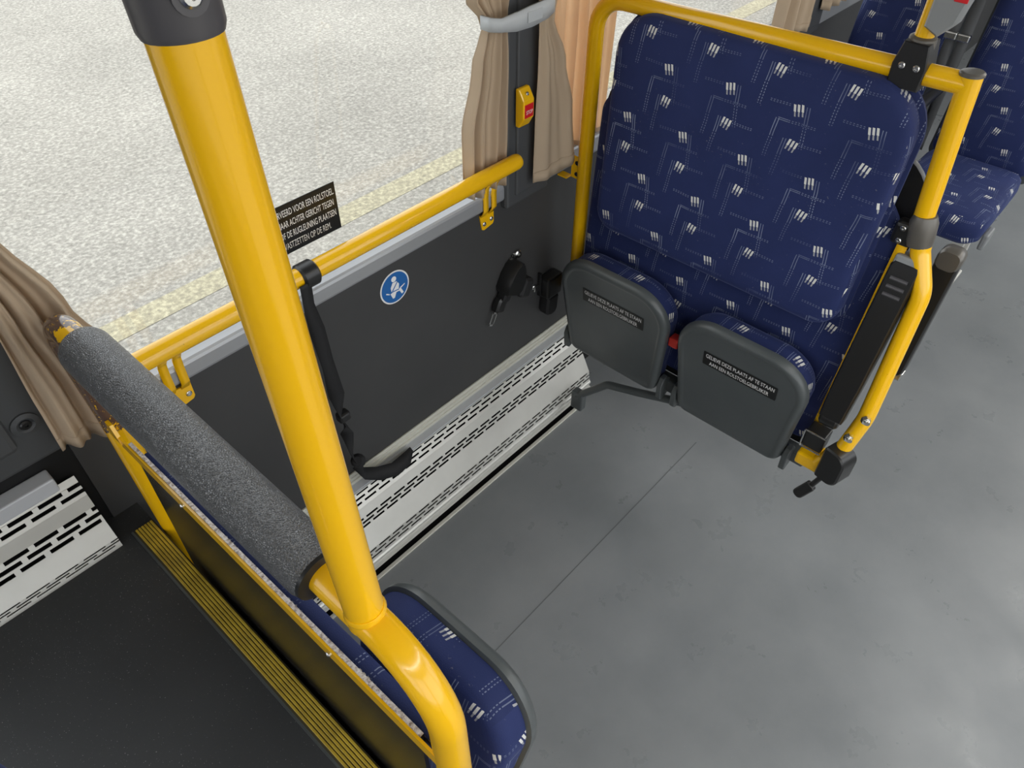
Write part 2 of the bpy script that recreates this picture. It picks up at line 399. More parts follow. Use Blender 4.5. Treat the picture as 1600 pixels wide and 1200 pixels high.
# step nosing along the platform edge
o = root('trim_1', (.15, .5, HP), 'yellow ribbed step nosing along the edge of the dark raised platform', 'step nosing', kind='structure')
G().box((.128, -1.2, HP), (PE, 1.085, HP + .003)).build('base_strip', 'nosing_groove', o)
for i in range(6):
    x = .1315 + i * .0059
    G().box((x, -1.2, HP + .003), (x + .0044, 1.085, HP + .0055), .0006, seg=1).build('rib', 'nosing', o)
G().box((.124, -1.2, HP), (.128, 1.088, HP + .0025)).build('edge_strip', 'shell', o)

# window wall
wl = root('wall_window', (1, W, 0), 'charcoal laminate wall panel below the bus windows', 'wall', kind='structure')
G().box((.12, W, .24), (4.5, W + .07, .862)).build('lower_panel', 'dark_panel', wl)
G().box((-3, W + .005, HP), (.12, W + .07, .90)).build('platform_panel', 'black_panel', wl)
G().box((.12, W - .0005, -.02), (4.5, W + .07, .24)).build('base_panel', 'black_panel', wl)
G().box((4.5, W, 0), (7, W + .07, .845)).build('lower_panel', 'dark_panel', wl)
G().box((-3, W + .01, 1.93), (7, W + .08, 2.30)).build('upper_panel', 'inner_grey', wl)
o = G().box((.118, W - .014, .860), (1.245, W + .06, .903), .008).build('trim_2', 'silver_trim'); tag(o, 'grey metal sill strip under the large window beside the yellow rail', 'sill', kind='structure')
o = G().box((1.40, W - .014, .848), (7, W + .06, .903), .008).build('trim_3', 'silver_trim'); tag(o, 'grey metal sill strip under the windows behind the double seat', 'sill', kind='structure')
# pillars
def pillar(name, x0, x1, z0, label, groove=True):
    p = root(name, ((x0 + x1) / 2, W, z0), label, 'pillar', kind='structure')
    ym = W - .022
    G().box((x0, ym, z0), (x1, W + .030, 1.95), .008).build('cover', 'pillar', p)
    if groove:
        G().box((x0 + .030, ym - .006, z0 + .03), (x1 - .030, ym + .01, 1.95), .005).build('raised_rib', 'pillar', p)
    return p
p1 = pillar('pillar', 1.240, 1.405, .835, 'charcoal window pillar carrying the yellow stop button')
pl = pillar('pillar', -.30, .128, .872, 'charcoal moulded window pillar beside the curtain over the platform', False)
G().box((-.28, W - .034, .92), (.055, W - .012, 1.9), .012).build('raised_rib', 'pillar', pl)
G().loft(circle2(.022, 24), [(0, 0), (0, .004), (.008, .006), (.012, .002)], (.080, W - .022, .958), (1, 0, 0), (0, 0, 1), (0, -1, 0)).build('screw_recess', 'pillar', pl)
screw(pl, (.080, W - .024, .958), (0, -1, 0), .009, mat='black_plastic')
pillar('pillar', 2.86, 3.02, .835, 'charcoal window pillar between the two far curtains')
pillar('pillar', 4.5, 4.66, .835, 'charcoal window pillar behind the far passenger seats')
# windows
def window(name, x0, x1, z0, label):
    w = root(name, ((x0 + x1) / 2, W + .04, z0), label, 'window', kind='structure')
    G().box((x0, W + .036, z0), (x1, W + .041, 1.95)).build('pane', 'glass', w)
    t = .010
    g = G().box((x0, W + .025, z0 - .005), (x1, W + .052, z0 + t)).box((x0, W + .025, z0), (x0 + t, W + .052, 1.94)).box((x1 - t, W + .025, z0), (x1, W + .052, 1.94))
    g.build('rubber_seal', 'black_plastic', w)
    # ceramic dot border of the glass: small black dots inside the seal
    g = G()
    for r in range(3):
        n = int((x1 - x0 - .03) / .006)
        for i in range(n):
            x = x0 + .015 + i * .006 + (r % 2) * .003; z = z0 + .020 + r * .006; q = .0019 - r * .0004
            g.add([(x - q, W + .0355, z), (x, W + .0355, z - q), (x + q, W + .0355, z), (x, W + .0355, z + q)], [(0, 1, 2, 3)], False)
    d = g.build('dot_border', 'black_print', w); d['kind'] = 'stuff'
    return w
window('window_1', .128, 1.265, .898, 'large clear bus window above the yellow wall rail')
window('window_2', 1.405, 2.86, .898, 'clear bus window behind the blue double seat')
window('window_3', 3.02, 4.5, .898, 'clear bus window beside the far passenger seats')
window('window_4', -3.0, -.30, .898, 'clear bus window over the raised platform')
window('window_5', 4.66, 6.9, .898, 'clear rearmost bus window of the window wall')
# roof and the aisle side of the bus, with the door opposite the bay
o = G().box((-3, -1.35, 2.28), (7, W + .08, 2.34)).build('ceiling', 'ceiling'); tag(o, 'white bus ceiling panel', 'ceiling', kind='structure')
M['lamp'] = m = new_mat('added_fill_emitter', (.9, .9, .9), 0.5); PB(m).inputs['Emission Color'].default_value = (1, .97, .92, 1); PB(m).inputs['Emission Strength'].default_value = 6.0  # added out-of-view fill light; daylight alone leaves the interior too dark
for y, lab_ in ((-.85, 'added fill light strip, out of view above the door side, brightening the interior'),):
    lp = root('added_fill_lamp', (2, y, 2.27), lab_, 'added fill light')
    G().box((-2.8, y - .07, 2.262), (6.8, y + .07, 2.28), .003).build('fill_lamp_frame', 'inner_grey', lp)
    G().box((-2.79, y - .06, 2.256), (6.79, y + .06, 2.2625), .002).build('fill_lamp_strip', 'lamp', lp)
wo = root('wall_door_side', (1, -1.3, 0), 'grey door-side wall of the bus with windows and a wide doorway', 'wall', kind='structure')
g = G().box((-3, -1.33, HP), (-.1, -1.25, .95)).box((1.55, -1.33, 0), (7, -1.25, .85)).box((-3, -1.33, 2.05), (7, -1.25, 2.30))
for x in (-1.5, -.14, 1.51, 3.0, 4.5): g.box((x - .05, -1.33, .0), (x + .05, -1.25, 2.1))
g.build('side_panel', 'inner_grey', wo)
o = G().box((-3.06, -1.33, 0), (-3, W + .08, .95)).build('wall_front', 'inner_grey'); tag(o, 'grey front wall of the bus below the windscreen', 'wall', kind='structure')
o = G().box((7, -1.33, 0), (7.06, W + .08, 2.3)).build('wall_rear', 'inner_grey'); tag(o, 'grey rear wall of the bus', 'wall', kind='structure')
# outside
gr = G().box((-40, -45, -.45), (60, 60, -.40)).build('ground', 'ground'); tag(gr, 'pale speckled asphalt seen through the windows', 'ground', kind='structure')
G().add([(-10, 2.92, -.398), (14, 3.20, -.398), (14, 3.36, -.398), (-10, 3.08, -.398)], [(0, 1, 2, 3)], False).build('road_marking', 'road_paint', gr)

# ================================================================== HEATER COVERS
def heater(name, x0, x1, prof, pitch, label, endcap=True):
    """prof: list of (y, z, slotted?) from the wall down; slotted applies to the stretch that follows"""
    h = root(name, ((x0 + x1) / 2, prof[-1][0], prof[-1][1]), label, 'heater')
    g = G(); row = 0
    for (ya, za, sl), (yb, zb, _) in zip(prof, prof[1:]):
        if sl:
            ph = (row * .37 % 1) * pitch; row += 1; x = x0
            k = 0
            while True:
                a = x0 + k * pitch - ph; b = a + pitch * .20
                a, b = max(a, x0), min(b, x1)
                if a >= x1: break
                if b > a: g.add([(a, ya, za), (b, ya, za), (b, yb, zb), (a, yb, zb)], [(0, 1, 2, 3)], False)
                k += 1
        else:
            g.add([(x0, ya, za), (x1, ya, za), (x1, yb, zb), (x0, yb, zb)], [(0, 1, 2, 3)], False)
    g.build('slotted_cover', 'alu', h, solid=.0018)
    P = [(y + .012, z - .010) for y, z, _ in prof]; n = len(P)
    yb = W - .002
    V = [(x, y, z) for x in (x0 + .004, x1 - .004) for y, z in P + [(yb, prof[-1][1] + .004), (yb, prof[0][1] - .012)]]; n += 2
    F = [tuple(range(n)), tuple(reversed(range(n, 2 * n)))] + [(k, n + k, n + (k + 1) % n, (k + 1) % n) for k in range(n)]
    g = G().add(V, F, False); g.build('dark_core', 'void', h)
    return h
def rows(y0, z0, y1, z1, n, slot=.6):
    """n slotted rows with solid lands between"""
    L = []
    for i in range(n):
        a = i / n; b = (i + slot) / n
        L += [(y0 + (y1 - y0) * a, z0 + (z1 - z0) * a, True), (y0 + (y1 - y0) * b, z0 + (z1 - z0) * b, False)]
    return L
prof = [(1.121, .243, False)] + rows(1.119, .244, 1.096, .214, 3, .45) + [(1.094, .212, False), (1.083, .190, False)] + rows(1.082, .188, 1.068, .160, 3, .58) \
    + [(1.067, .159, False)] + [(1.038, .104, False)] + rows(1.0375, .102, 1.031, .066, 3, .5) + [(1.030, .064, False), (1.026, .060, False), (1.026, .054, False), (1.032, .052, False), (1.030, .040, False), (1.025, .038, False), (1.025, .026, False), (1.04, .026, False)]
h = heater('heater_cover', .175, 1.56, prof, .0495, 'silver slotted heater cover along the wall of the wheelchair bay')
G().box((.175, 1.008, 0), (1.50, 1.0185, .007), .001).build('floor_strip', 'alu_trim', h)
G().box((.175, 1.0185, 0), (1.50, 1.06, .0015)).build('painted_gap_shade', 'void', h)  # flat black strip: shade of the gap under the cover, put in as colour
G().box((.175, 1.122, .236), (1.56, W, .249)).build('grey_ledge', 'grey_band', h)
g = G().box((.175, W - .006, .249), (1.56, W, .292), .002).box((.175, W - .011, .257), (1.56, W - .004, .267), .002).box((.175, W - .009, .275), (1.56, W - .004, .281), .001)
g.build('wall_trim', 'alu_trim', h)
prof = [(1.142, .795, False), (1.136, .783, False)] + rows(1.135, .782, 1.124, .757, 2, .55) + [(1.1235, .756, False), (1.117, .730, False)] + rows(1.1165, .728, 1.100, .692, 3, .60) \
    + [(1.0995, .691, False)] + [(1.083, .660, False)] + rows(1.0825, .659, 1.077, .645, 3, .5) + [(1.0765, .6435, False), (1.076, HP + .0005, False)]
h2 = heater('heater_cover', -3.0, .100, prof, .052, 'silver slotted heater cover on the raised platform under the curtain')
G().box((-3.0, W - .03, .800), (.070, W + .004, .832), .003).build('ledge_cap', 'grey_band', h2)

# ================================================================== WALL RAIL
hr = root('wall_handrail', (.75, 1.09, .845), 'yellow tubular handrail running along the wall under the large window', 'handrail')
rail_pts = [(.20, 1.090, .988), (1.243, 1.090, .988)]
G().tube([rail_pts[0], (1.228, 1.09, .988), (1.238, 1.09, .988), (1.243, 1.09, .988)], [.0195, .0195, .0175, .012], 24).build('rail_tube', 'yellow', hr)
def rail_bracket(x):
    g = G()
    for dx in (-.0145, .0145):
        pts = [(x + dx, 1.096, .974), (x + dx, 1.130, .925), (x + dx, 1.133, .900), (x + dx, 1.133, .862), (x + dx, W - .004, .842)]
        pts = fillet(pts, [.02, .02, .008], 4)
        rws = []
        for q in pts: rws.append([q + Vector((-.0085, 0, 0)), q + Vector((.0085, 0, 0))])
        g.grid(rws)
    b = g.build('bracket', 'yellow', hr, solid=.003)
    P = [(-.0245, .0), (-.017, -.042), (-.010, -.046), (.022, -.040), (.0265, -.034), (.0265, .0)]
    G().loft(P[::1], [(0, 0), (0, .0032), (.0008, .004)], (x, W - .001, .846), (1, 0, 0), (0, 0, 1), (0, -1, 0)).build('bracket_plate', 'yellow', b)
    screw(b, (x - .010, W - .0045, .819), (0, -1, 0), .0062); screw(b, (x + .016, W - .0045, .824), (0, -1, 0), .0062)
rail_bracket(1.183); rail_bracket(.325)

# strap hanging from the rail
st = root('belt_strap', (.64, 1.08, .25), 'black webbing strap hanging from a sleeve on the yellow wall rail', 'strap')
G().tube([(.598, 1.09, .986), (.602, 1.09, .986), (.632, 1.09, .986), (.636, 1.09, .986)], [.0225, .0265, .0265, .0225], 24).build('sleeve', 'black_plastic', st)
def ribbon(path):
    """path: (point, half-width vector)"""
    rws = []
    for i in range(len(path) - 1):
        for k in range(6):
            t = k / 6; p = Vector(path[i][0]).lerp(Vector(path[i + 1][0]), t); w = Vector(path[i][1]).lerp(Vector(path[i + 1][1]), t)
            rws.append([p - w, p, p + w])
    p, w = Vector(path[-1][0]), Vector(path[-1][1]); rws.append([p - w, p, p + w]); return G().grid(rws)
ribbon([((0.596, 1.066, .985), (0.0128, 0, 0)), ((0.594, 1.068, .93), (0.0144, .004, 0)), ((0.602, 1.072, .86), (0.0160, -.004, .004)), ((0.611, 1.076, .76), (0.0168, .004, 0)), ((0.616, 1.078, .66), (0.0176, -.006, 0)),
        ((0.621, 1.08, .60), (0.0128, .012, .004)), ((0.620, 1.083, .565), (0.0048, .018, 0)), ((0.624, 1.084, .52), (0.0120, -.010, 0)), ((0.629, 1.086, .45), (0.0112, .010, 0)), ((0.632, 1.090, .41), (0.0040, .016, .004)),
        ((0.638, 1.092, .375), (0.0104, -.008, .004)), ((0.654, 1.094, .332), (0.0080, .012, .008)), ((0.697, 1.094, .292), (0.0048, .010, .016)), ((0.747, 1.090, .268), (0.0016, .012, .016)), ((0.797, 1.098, .262), (0.0000, .014, .012)), ((0.832, 1.118, .257), (0.0000, .006, .004))]).build('webbing', 'webbing', st, solid=.0022)
G().box((.606, 1.066, .575), (.636, 1.090, .60), .005).build('slide_buckle', 'black_plastic', st)
G().tube([(.630, 1.075, .418), (.637, 1.082, .408), (.643, 1.090, .398)], [.012, .019, .012], 12).build('knot', 'webbing', st)

# ================================================================== STICKERS ON WINDOW AND WALL
sk = root('window_sticker', (.69, W + .034, .978), 'black rectangular sticker with white Dutch wheelchair text on the large window', 'sticker')
yk = W + .0345
G().box((.560, yk, .978), (.777, yk + .0012, 1.086)).build('film', 'black_print', sk)
for s_, z, xr, wd_ in (('GERESERVEERD VOOR EEN ROLSTOEL.', 1.060, .7725, .170), ('NAAR ACHTER GERICHT TEGEN', 1.036, .768, .137), ('OF DE RUGLEUNING PLAATSEN', 1.012, .770, .138), ('VASTZETTEN OP DE REM.', .988, .752, .117)):
    text(sk, s_, (xr, yk, z), (1, 0, 0), (0, 0, 1), wd_, .0145, align='right')

pc = root('belt_pictogram', (.870, W, .785), 'round blue seat belt sticker with white seated figure on the charcoal wall', 'sticker')
O_, U_, V_, W_ = Vector((.870, W - .0005, .785)), (1, 0, 0), (0, 0, 1), (0, -1, 0)
G().loft(circle2(.0445, 40), [(0, 0), (0, .0006)], O_, U_, V_, W_).build('white_ring', 'white_print', pc)
G().loft(circle2(.0405, 40), [(0, 0), (0, .0012)], O_, U_, V_, W_).build('blue_disc', 'blue_print', pc)
g = G(); Ow = O_ + Vector((0, -.0013, 0))
def flat(g, P): g.loft(P, [(0, 0), (0, .0003)], Ow, U_, V_, W_)
flat(g, circle2(.0075, 16, -.001, .024))
flat(g, [(-.012, -.008), (.010, -.010), (.013, .004), (.007, .0145), (-.006, .0155), (-.013, .004)])
flat(g, [(-.016, -.012), (-.010, -.028), (-.004, -.028), (.002, -.015), (.012, -.016), (.018, -.028), (.024, -.026), (.017, -.010), (.000, -.0085)])
flat(g, [(-.027, -.004), (-.018, -.010), (-.019, -.0125), (-.029, -.0065)]); flat(g, [(.014, -.008), (.030, -.003), (.030, -.0055), (.016, -.0112)])
g.build('seated_figure', 'white_print', pc)
g = G(); Ow = O_ + Vector((0, -.0017, 0))
flat(g, [(-.011, -.006), (-.008, -.0075), (.0105, .013), (.0085, .0145)]); flat(g, [(-.0125, -.0095), (.011, -.0115), (.011, -.009), (-.0125, -.007)])
g.build('belt_line', 'blue_print', pc)

# ================================================================== WALL SEAT BELTS
sb = root('wall_seat_belt', (1.27, W, .50), 'black folded seat belt with metal tongue hanging from a bolt on the charcoal wall', 'seat belt')
G().loft(rrect(.022, .07, .009, 5), [(0, 0), (0, .004)], (1.291, W - .001, .640), (.93, 0, .37), (-.37, 0, .93), (0, -1, 0)).build('anchor_tab', 'chrome', sb)
screw(sb, (1.302, W - .005, .664), (0, -1, 0), .013, 'anchor_bolt')
a = math.radians(28); Ub = Vector((math.cos(a), 0, -math.sin(a))); Vb = Vector((math.sin(a), 0, math.cos(a)))
G().loft([(-.034, .012), (-.034, -.030), (-.026, -.042), (.020, -.042), (.034, -.026), (.036, .004), (.020, .040), (.004, .056), (-.012, .058), (-.026, .040)], [(.001, 0), (0, .004), (0, .040), (.004, .047)], (1.262, W - .001, .606), Ub, Vb, (0, -1, 0)).build('folded_webbing', 'black_plastic', sb)
G().loft(rrect(.044, .060, .010, 5), [(.004, 0), (0, .006), (0, .034), (.008, .042)], (1.304, W - .006, .563), Ub, Vb, (0, -1, 0)).build('folded_loop', 'webbing', sb)
G().loft(rrect(.032, .036, .008, 5), [(.003, 0), (0, .005), (0, .026), (.007, .030)], (1.236, W - .004, .566), Ub, Vb, (0, -1, 0)).build('webbing_end', 'webbing', sb)
t = G().loft(rrect(.036, .046, (.006, .012, .012, .006), 5), [(.003, 0), (0, .004), (0, .018), (.006, .024)], (1.216, W - .006, .541), Ub, Vb, (0, -1, 0)).build('tongue_grip', 'black_plastic', sb)
g = G()
c0 = Vector((1.189, W - .016, .503))
for sx in (-.0085, .0085): g.box((-.0022, -.0012, -.021), (.0022, .0012, .021), mtx=Matrix.Translation(c0 + Ub * sx) @ Matrix.Rotation(a, 4, 'Y'))
for sz in (-.019, .019): g.box((-.0105, -.0012, -.003), (.0105, .0012, .003), mtx=Matrix.Translation(c0 + Vb * sz) @ Matrix.Rotation(a, 4, 'Y'))
g.build('tongue', 'chrome', t)
sb = root('wall_seat_belt', (1.44, W, .42), 'black seat belt buckle unit low on the wall beside the folded seat flap', 'seat belt')
G().box((1.400, W - .014, .462), (1.407, W, .545), .002).build('side_plate', 'black_metal', sb)
screw(sb, (1.385, W, .500), (0, -1, 0), .009, 'anchor_bolt')
G().box((1.378, W - .010, .488), (1.400, W - .004, .506), .002).build('anchor_tab', 'chrome', sb)
G().box((1.407, W - .040, .455), (1.475, W, .530), .008).build('housing', 'black_plastic', sb)
G().loft(rrect(.052, .070, (.024, .006, .006, .024), 6), [(.003, 0), (0, .006), (0, .030), (.006, .036)], (1.436, W - .002, .420), (1, 0, -.1), (.1, 0, 1), (0, -1, 0)).build('folded_loop', 'webbing', sb)

# ================================================================== STOP BUTTON ON PILLAR
sbn = root('stop_button', (1.297, W - .026, 1.06), 'yellow stop button box with red STOP label on the charcoal window pillar', 'stop button')
yb = W - .028; cx, cz = 1.281, 1.100
prof = [(-.046, 0), (-.046, .012), (-.022, .026), (.020, .026), (.046, .010), (.046, 0)]
V = [(cx + dx, yb - d, cz + z) for dx in (-.019, .019) for z, d in prof]
F = [tuple(range(6)), tuple(reversed(range(6, 12)))] + [(k, 6 + k, 6 + (k + 1) % 6, (k + 1) % 6) for k in range(6)]
hb = G().add(V, F, False).build('housing', 'yellow', sbn)
md = hb.modifiers.new('rounded', 'BEVEL'); md.width = .003; md.segments = 2
lb = G().box((cx - .015, yb - .0275, cz - .020), (cx + .015, yb - .0255, cz + .012), .001).build('red_label', 'red_print', sbn)
text(lb, 'STOP', (cx - .011, yb - .0277, cz - .011), (1, 0, 0), (0, 0, 1), .022, .009)
screw(sbn, (cx, yb - .0195, cz + .034), (0, -1, .5), .0045)

# ================================================================== CURTAINS
def curtain(name, prof, y, folds, amp, label, mat='curtain', nx=90, nz=36, seed=0, hem=True, ybot=None):
    """prof: (z, x0, x1, amplitude factor) from the top down"""
    c = root(name, ((prof[-1][1] + prof[-1][2]) / 2, y, prof[-1][0]), label, 'curtain', 'window curtains')
    def at(z):
        for a, b in zip(prof, prof[1:]):
            if a[0] >= z >= b[0]:
                t = (a[0] - z) / (a[0] - b[0]); t = t * t * (3 - 2 * t) if len(prof) > 2 else t
                return [a[i] + (b[i] - a[i]) * t for i in range(4)]
        return prof[-1]
    zt, zb = prof[0][0], prof[-1][0]; rws = []
    for j in range(nz + 1):
        z = zt + (zb - zt) * j / nz; q = at(z); x0, x1, af = q[1], q[2], q[3]; r = []
        yy = y if ybot is None else y + (ybot - y) * (j / nz)
        for i in range(nx + 1):
            u = i / nx; ph = folds * 2 * math.pi * (u + .06 * math.sin(3 * u + seed))
            d = amp * af * (math.sin(ph + seed) + .45 * math.sin(2.3 * ph + 1.3 * seed + z * 2) + .25 * math.sin(.6 * ph + z * 5 + seed))
            x = x0 + (x1 - x0) * u + .18 * amp * af * math.cos(ph * 1.1 + seed)
            zz = z + (.006 * math.sin(ph * .5 + seed) if j == nz else 0)
            r.append((x, yy + d, zz))
        rws.append(r)
    G().grid(rws).build('cloth', mat, c, solid=.0012)
    if hem:
        k = max(2, int(nz * .05) + 1); G().grid([[(p[0], p[1] - .0016, p[2]) for p in r] for r in rws[-k:]]).build('hem', 'curtain', c, solid=.001)
    return c
curtain('curtain', [(1.95, 1.07, 1.24, .9), (1.36, 1.128, 1.250, .8), (1.305, 1.170, 1.240, .55), (1.22, 1.140, 1.243, .9), (1.08, 1.104, 1.240, 1.1), (.925, 1.100, 1.232, 1.1)], 1.128, 4.2, .011, 'taupe curtain tied back to the pillar, hanging behind the end of the yellow rail', seed=1)
curtain('curtain', [(1.95, 1.33, 1.46, .9), (1.33, 1.312, 1.372, .5), (1.285, 1.316, 1.360, .4), (1.18, 1.318, 1.410, .6), (1.05, 1.312, 1.448, .6), (.893, 1.308, 1.468, .5)], 1.098, 1.6, .010, 'taupe curtain tied to the pillar in front of the thin peach curtain', seed=2.2)
curtain('curtain', [(1.95, 1.40, 1.68, 1), (1.25, 1.39, 1.67, 1), (.885, 1.39, 1.66, 1)], 1.150, 6, .009, 'thin peach curtain glowing with daylight behind the double seat frame', 'curtain_thin', seed=.6)
curtain('curtain', [(1.95, .06, .20, 1), (1.45, .095, .165, .7), (1.30, .105, .170, .7), (1.15, .108, .215, 1), (1.0, .102, .262, 1.1), (.895, .100, .268, 1)], 1.092, 3.2, .012, 'taupe curtain flaring down over the pillar behind the padded bar', seed=.2)
curtain('curtain', [(1.95, 2.56, 2.90, 1), (1.3, 2.58, 2.86, 1), (.895, 2.56, 2.86, 1)], 1.105, 3.5, .016, 'beige curtain hanging at the far window seen above the yellow top tube', seed=1.4)
curtain('curtain', [(1.95, 2.92, 3.12, 1), (1.3, 2.94, 3.12, 1), (.93, 2.94, 3.14, 1)], 1.105, 3.2, .016, 'shorter beige curtain beside the far window pillar', seed=2.4)
# tie-back band across the pillar
tb = root('curtain_tieback', (1.25, 1.10, 1.30), 'light grey plastic tie-back clip holding the curtains across the pillar', 'curtain clip')
pts = [(1.150, 1.118, 1.318), (1.150, 1.092, 1.318), (1.175, 1.084, 1.313), (1.215, 1.078, 1.312), (1.26, 1.075, 1.314), (1.305, 1.076, 1.316), (1.345, 1.084, 1.318), (1.352, 1.112, 1.318)]
hh = [.013, .0135, .0135, .0185, .021, .020, .016, .014]
pf = fillet(pts, [.008, .03, .05, .1, .1, .012], 4)
rws = []
for q in pf:
    k = min(range(len(pts)), key=lambda i: (Vector(pts[i]) - q).length); rws.append([q - Vector((0, 0, hh[k])), q, q + Vector((0, 0, hh[k]))])
G().grid(rws).build('band', 'light_grey', tb, solid=.006)
G().box((1.243, 1.0705, 1.303), (1.290, 1.073, 1.325), .002).build('raised_field', 'light_grey', tb)

# ================================================================== SEAT FLAP (shared by both partitions)
def seat_flap(parent, O, U, V, w_top, w_bot, hgt, label_lines=None):
    O, U, V = Vector(O), Vector(U).normalized(), Vector(V).normalized(); Wd = U.cross(V).normalized()
    P = rrect(w_bot, hgt, (.035, .105, .105, .035), 10, 0, hgt / 2, wt=w_top)
    s = G().loft(P, [(.010, -.004), (.0, .0), (0, .010), (.003, .017), (.009, .022), (.016, .0235), (.021, .0215), (.026, .0205), (.06, .0200)], O, U, V, Wd).build('seat_flap', 'shell', parent)
    P2 = rrect(w_bot - .014, hgt - .012, (.03, .10, .10, .03), 10, 0, hgt / 2 - .001, wt=w_top - .014)
    G().loft(P2, [(.03, -.062), (.016, -.060), (.006, -.054), (.001, -.044), (0, -.034), (0, -.004), (.01, .0)], O, U, V, Wd).build('seat_cushion', 'moquette', s, uv=True)
    for sx in (-1, 1):
        c = O + U * (sx * (w_bot / 2 + .012)) + V * .022
        G().loft([(-.022, -.034), (.016, -.040), (.024, -.030), (.022, .020), (.008, .042), (-.010, .042), (-.024, .022)], [(.002, -.008), (0, -.006), (0, .006), (.002, .008)], c - Wd * .004, Wd, V, U * -1 if False else Wd.cross(V)).build('hinge_arm', 'shell', s)
    if label_lines:
        Ln = O + V * (hgt * .70) + Wd * .0212 + U * .006
        lab = G().loft(rrect(.204, .046, .001, 2), [(0, 0), (0, .0006)], Ln, U, V, Wd).build('text_label', 'black_print', s)
        for t_, dy, w_ in label_lines:
            text(lab, t_, Ln + U * (-w_ / 2) + V * dy + Wd * .0006, U, V, w_, .0130)
    return s
LAB = (('GELIEVE DEZE PLAATS AF TE STAAN', .0045, .190), ('AAN EEN ROLSTOELGEBRUIKER', -.0175, .166))

# ================================================================== FAR DOUBLE SEAT
ds = root('double_seat', (1.50, .65, 0), 'navy patterned double backrest with two folded seat flaps in a yellow tube frame', 'bench seat')
fr = G().tube(fillet([(1.50, 1.082, .46), (1.50, 1.080, 1.300), (1.50, .273, 1.322)], .075, 10), .0195, 24).build('frame_tube', 'yellow', ds)
G().tube([(1.50, .273, 1.338), (1.50, .266, 1.25), (1.495, .248, 1.06)], .0195, 24).build('side_post', 'yellow', ds)
G().tube([(1.50, .2733, 1.338), (1.50, .2735, 1.342), (1.50, .2737, 1.345)], [.0215, .0215, .018], 24).build('post_cap', 'clamp_brown', ds)
for y in (.905, .48): G().box((1.487, y - .015, 1.262), (1.493, y + .015, 1.312)).build('pad_bracket', 'yellow', ds)
# main pad
U_, V_ = Vector((0, -1, 0)), Vector((.03, 0, .52)).normalized(); Wd_ = U_.cross(V_)
P = rrect(.665, .535, (.06, .105, .095, .055), 12, 0, .2675, wt=.675)
G().loft(P, [(.012, -.050), (.0, -.044), (-.001, -.030), (.0, -.012), (.004, -.004), (.011, .001), (.022, .004), (.06, .006), (.14, .007)], (1.424, .652, .772), U_, V_, Wd_).build('upper_pad', 'moquette', ds, uv=True)
P = rrect(.683, .552, (.065, .11, .10, .06), 12, 0, .270, wt=.692)
G().loft(P, [(.008, -.056), (.0, -.052), (0, -.045), (.006, -.041)], (1.424, .652, .770), U_, V_, Wd_).build('pad_piping', 'moquette', ds, uv=True)
P = rrect(.775, .70, (.05, .14, .06, .05), 10, 0, .35)
G().loft(P, [(.01, -.030), (0, -.024), (0, -.010), (.006, -.003), (.015, 0), (.05, .002)], (1.458, .657, .40), U_, V_, Wd_).build('lower_backrest', 'moquette', ds, uv=True)
P = rrect(.79, .80, (.05, .12, .12, .05), 10, 0, .40)
G().loft(P, [(0, -.06), (0, -.045), (-.004, -.032)], (1.463, .655, .36), U_, V_, Wd_).build('back_shell', 'black_plastic', ds)
for y in (.865, .475):
    seat_flap(ds, (1.432, y, .328), (0, -1, 0), (-.052, 0, .36), .358, .318, .368, LAB)
G().box((1.40, .660, .53), (1.43, .690, .56), .005).build('buckle', 'red_plastic', ds)
# under-seat support
G().tube(fillet([(1.43, .985, .115), (1.45, .89, .215), (1.455, .78, .250), (1.47, .62, .300), (1.475, .30, .315)], .04, 6), .0125, 16).build('support_tube', 'shell', ds)
G().box((1.42, .960, .06), (1.45, 1.005, .135), .006).build('support_foot', 'shell', ds)
G().box((1.44, .26, .33), (1.48, 1.06, .37), .006).build('hinge_rail', 'shell', ds)
# wall fixing of the frame
wb = G().box((1.488, 1.085, .835), (1.492, 1.118, .900), .002).box((1.470, 1.118, .835), (1.495, W, .839), .001).build('wall_bracket', 'yellow', ds)
for z in (.882, .850): screw(wb, (1.488, 1.098, z), (-1, 0, 0), .006, mat='black_metal')
# lower side frame at the aisle end
G().tube(fillet([(1.497, .236, 1.045), (1.492, .228, 1.00), (1.478, .188, .92), (1.424, .172, .60), (1.405, .185, .500), (1.400, .220, .425)], [.05, .10, .2, .05], 6), .0235, 20, ell=(1.0, .8)).build('side_frame', 'yellow', ds)
G().tube(fillet([(1.490, .262, 1.03), (1.470, .262, .90), (1.436, .268, .42)], .1, 6), .009, 14, ell=(.5, 1.2)).build('inner_frame', 'yellow', ds)
G().box((1.385, .200, .395), (1.445, .275, .435), .006).build('foot_bracket', 'yellow', ds)
# clamp where post and side frame meet
cl = G().tube([(1.493, .246, 1.075), (1.493, .244, 1.060), (1.493, .238, 1.025), (1.493, .235, 1.012)], [.021, .0265, .0265, .0245], 20).build('post_clamp', 'clamp_brown', ds)
G().box((1.478, .246, 1.000), (1.510, .290, 1.050), .008).build('clamp_block', 'black_plastic', cl)
for z in (1.04, 1.012): screw(cl, (1.478, .272, z), (-1, 0, 0), .006)
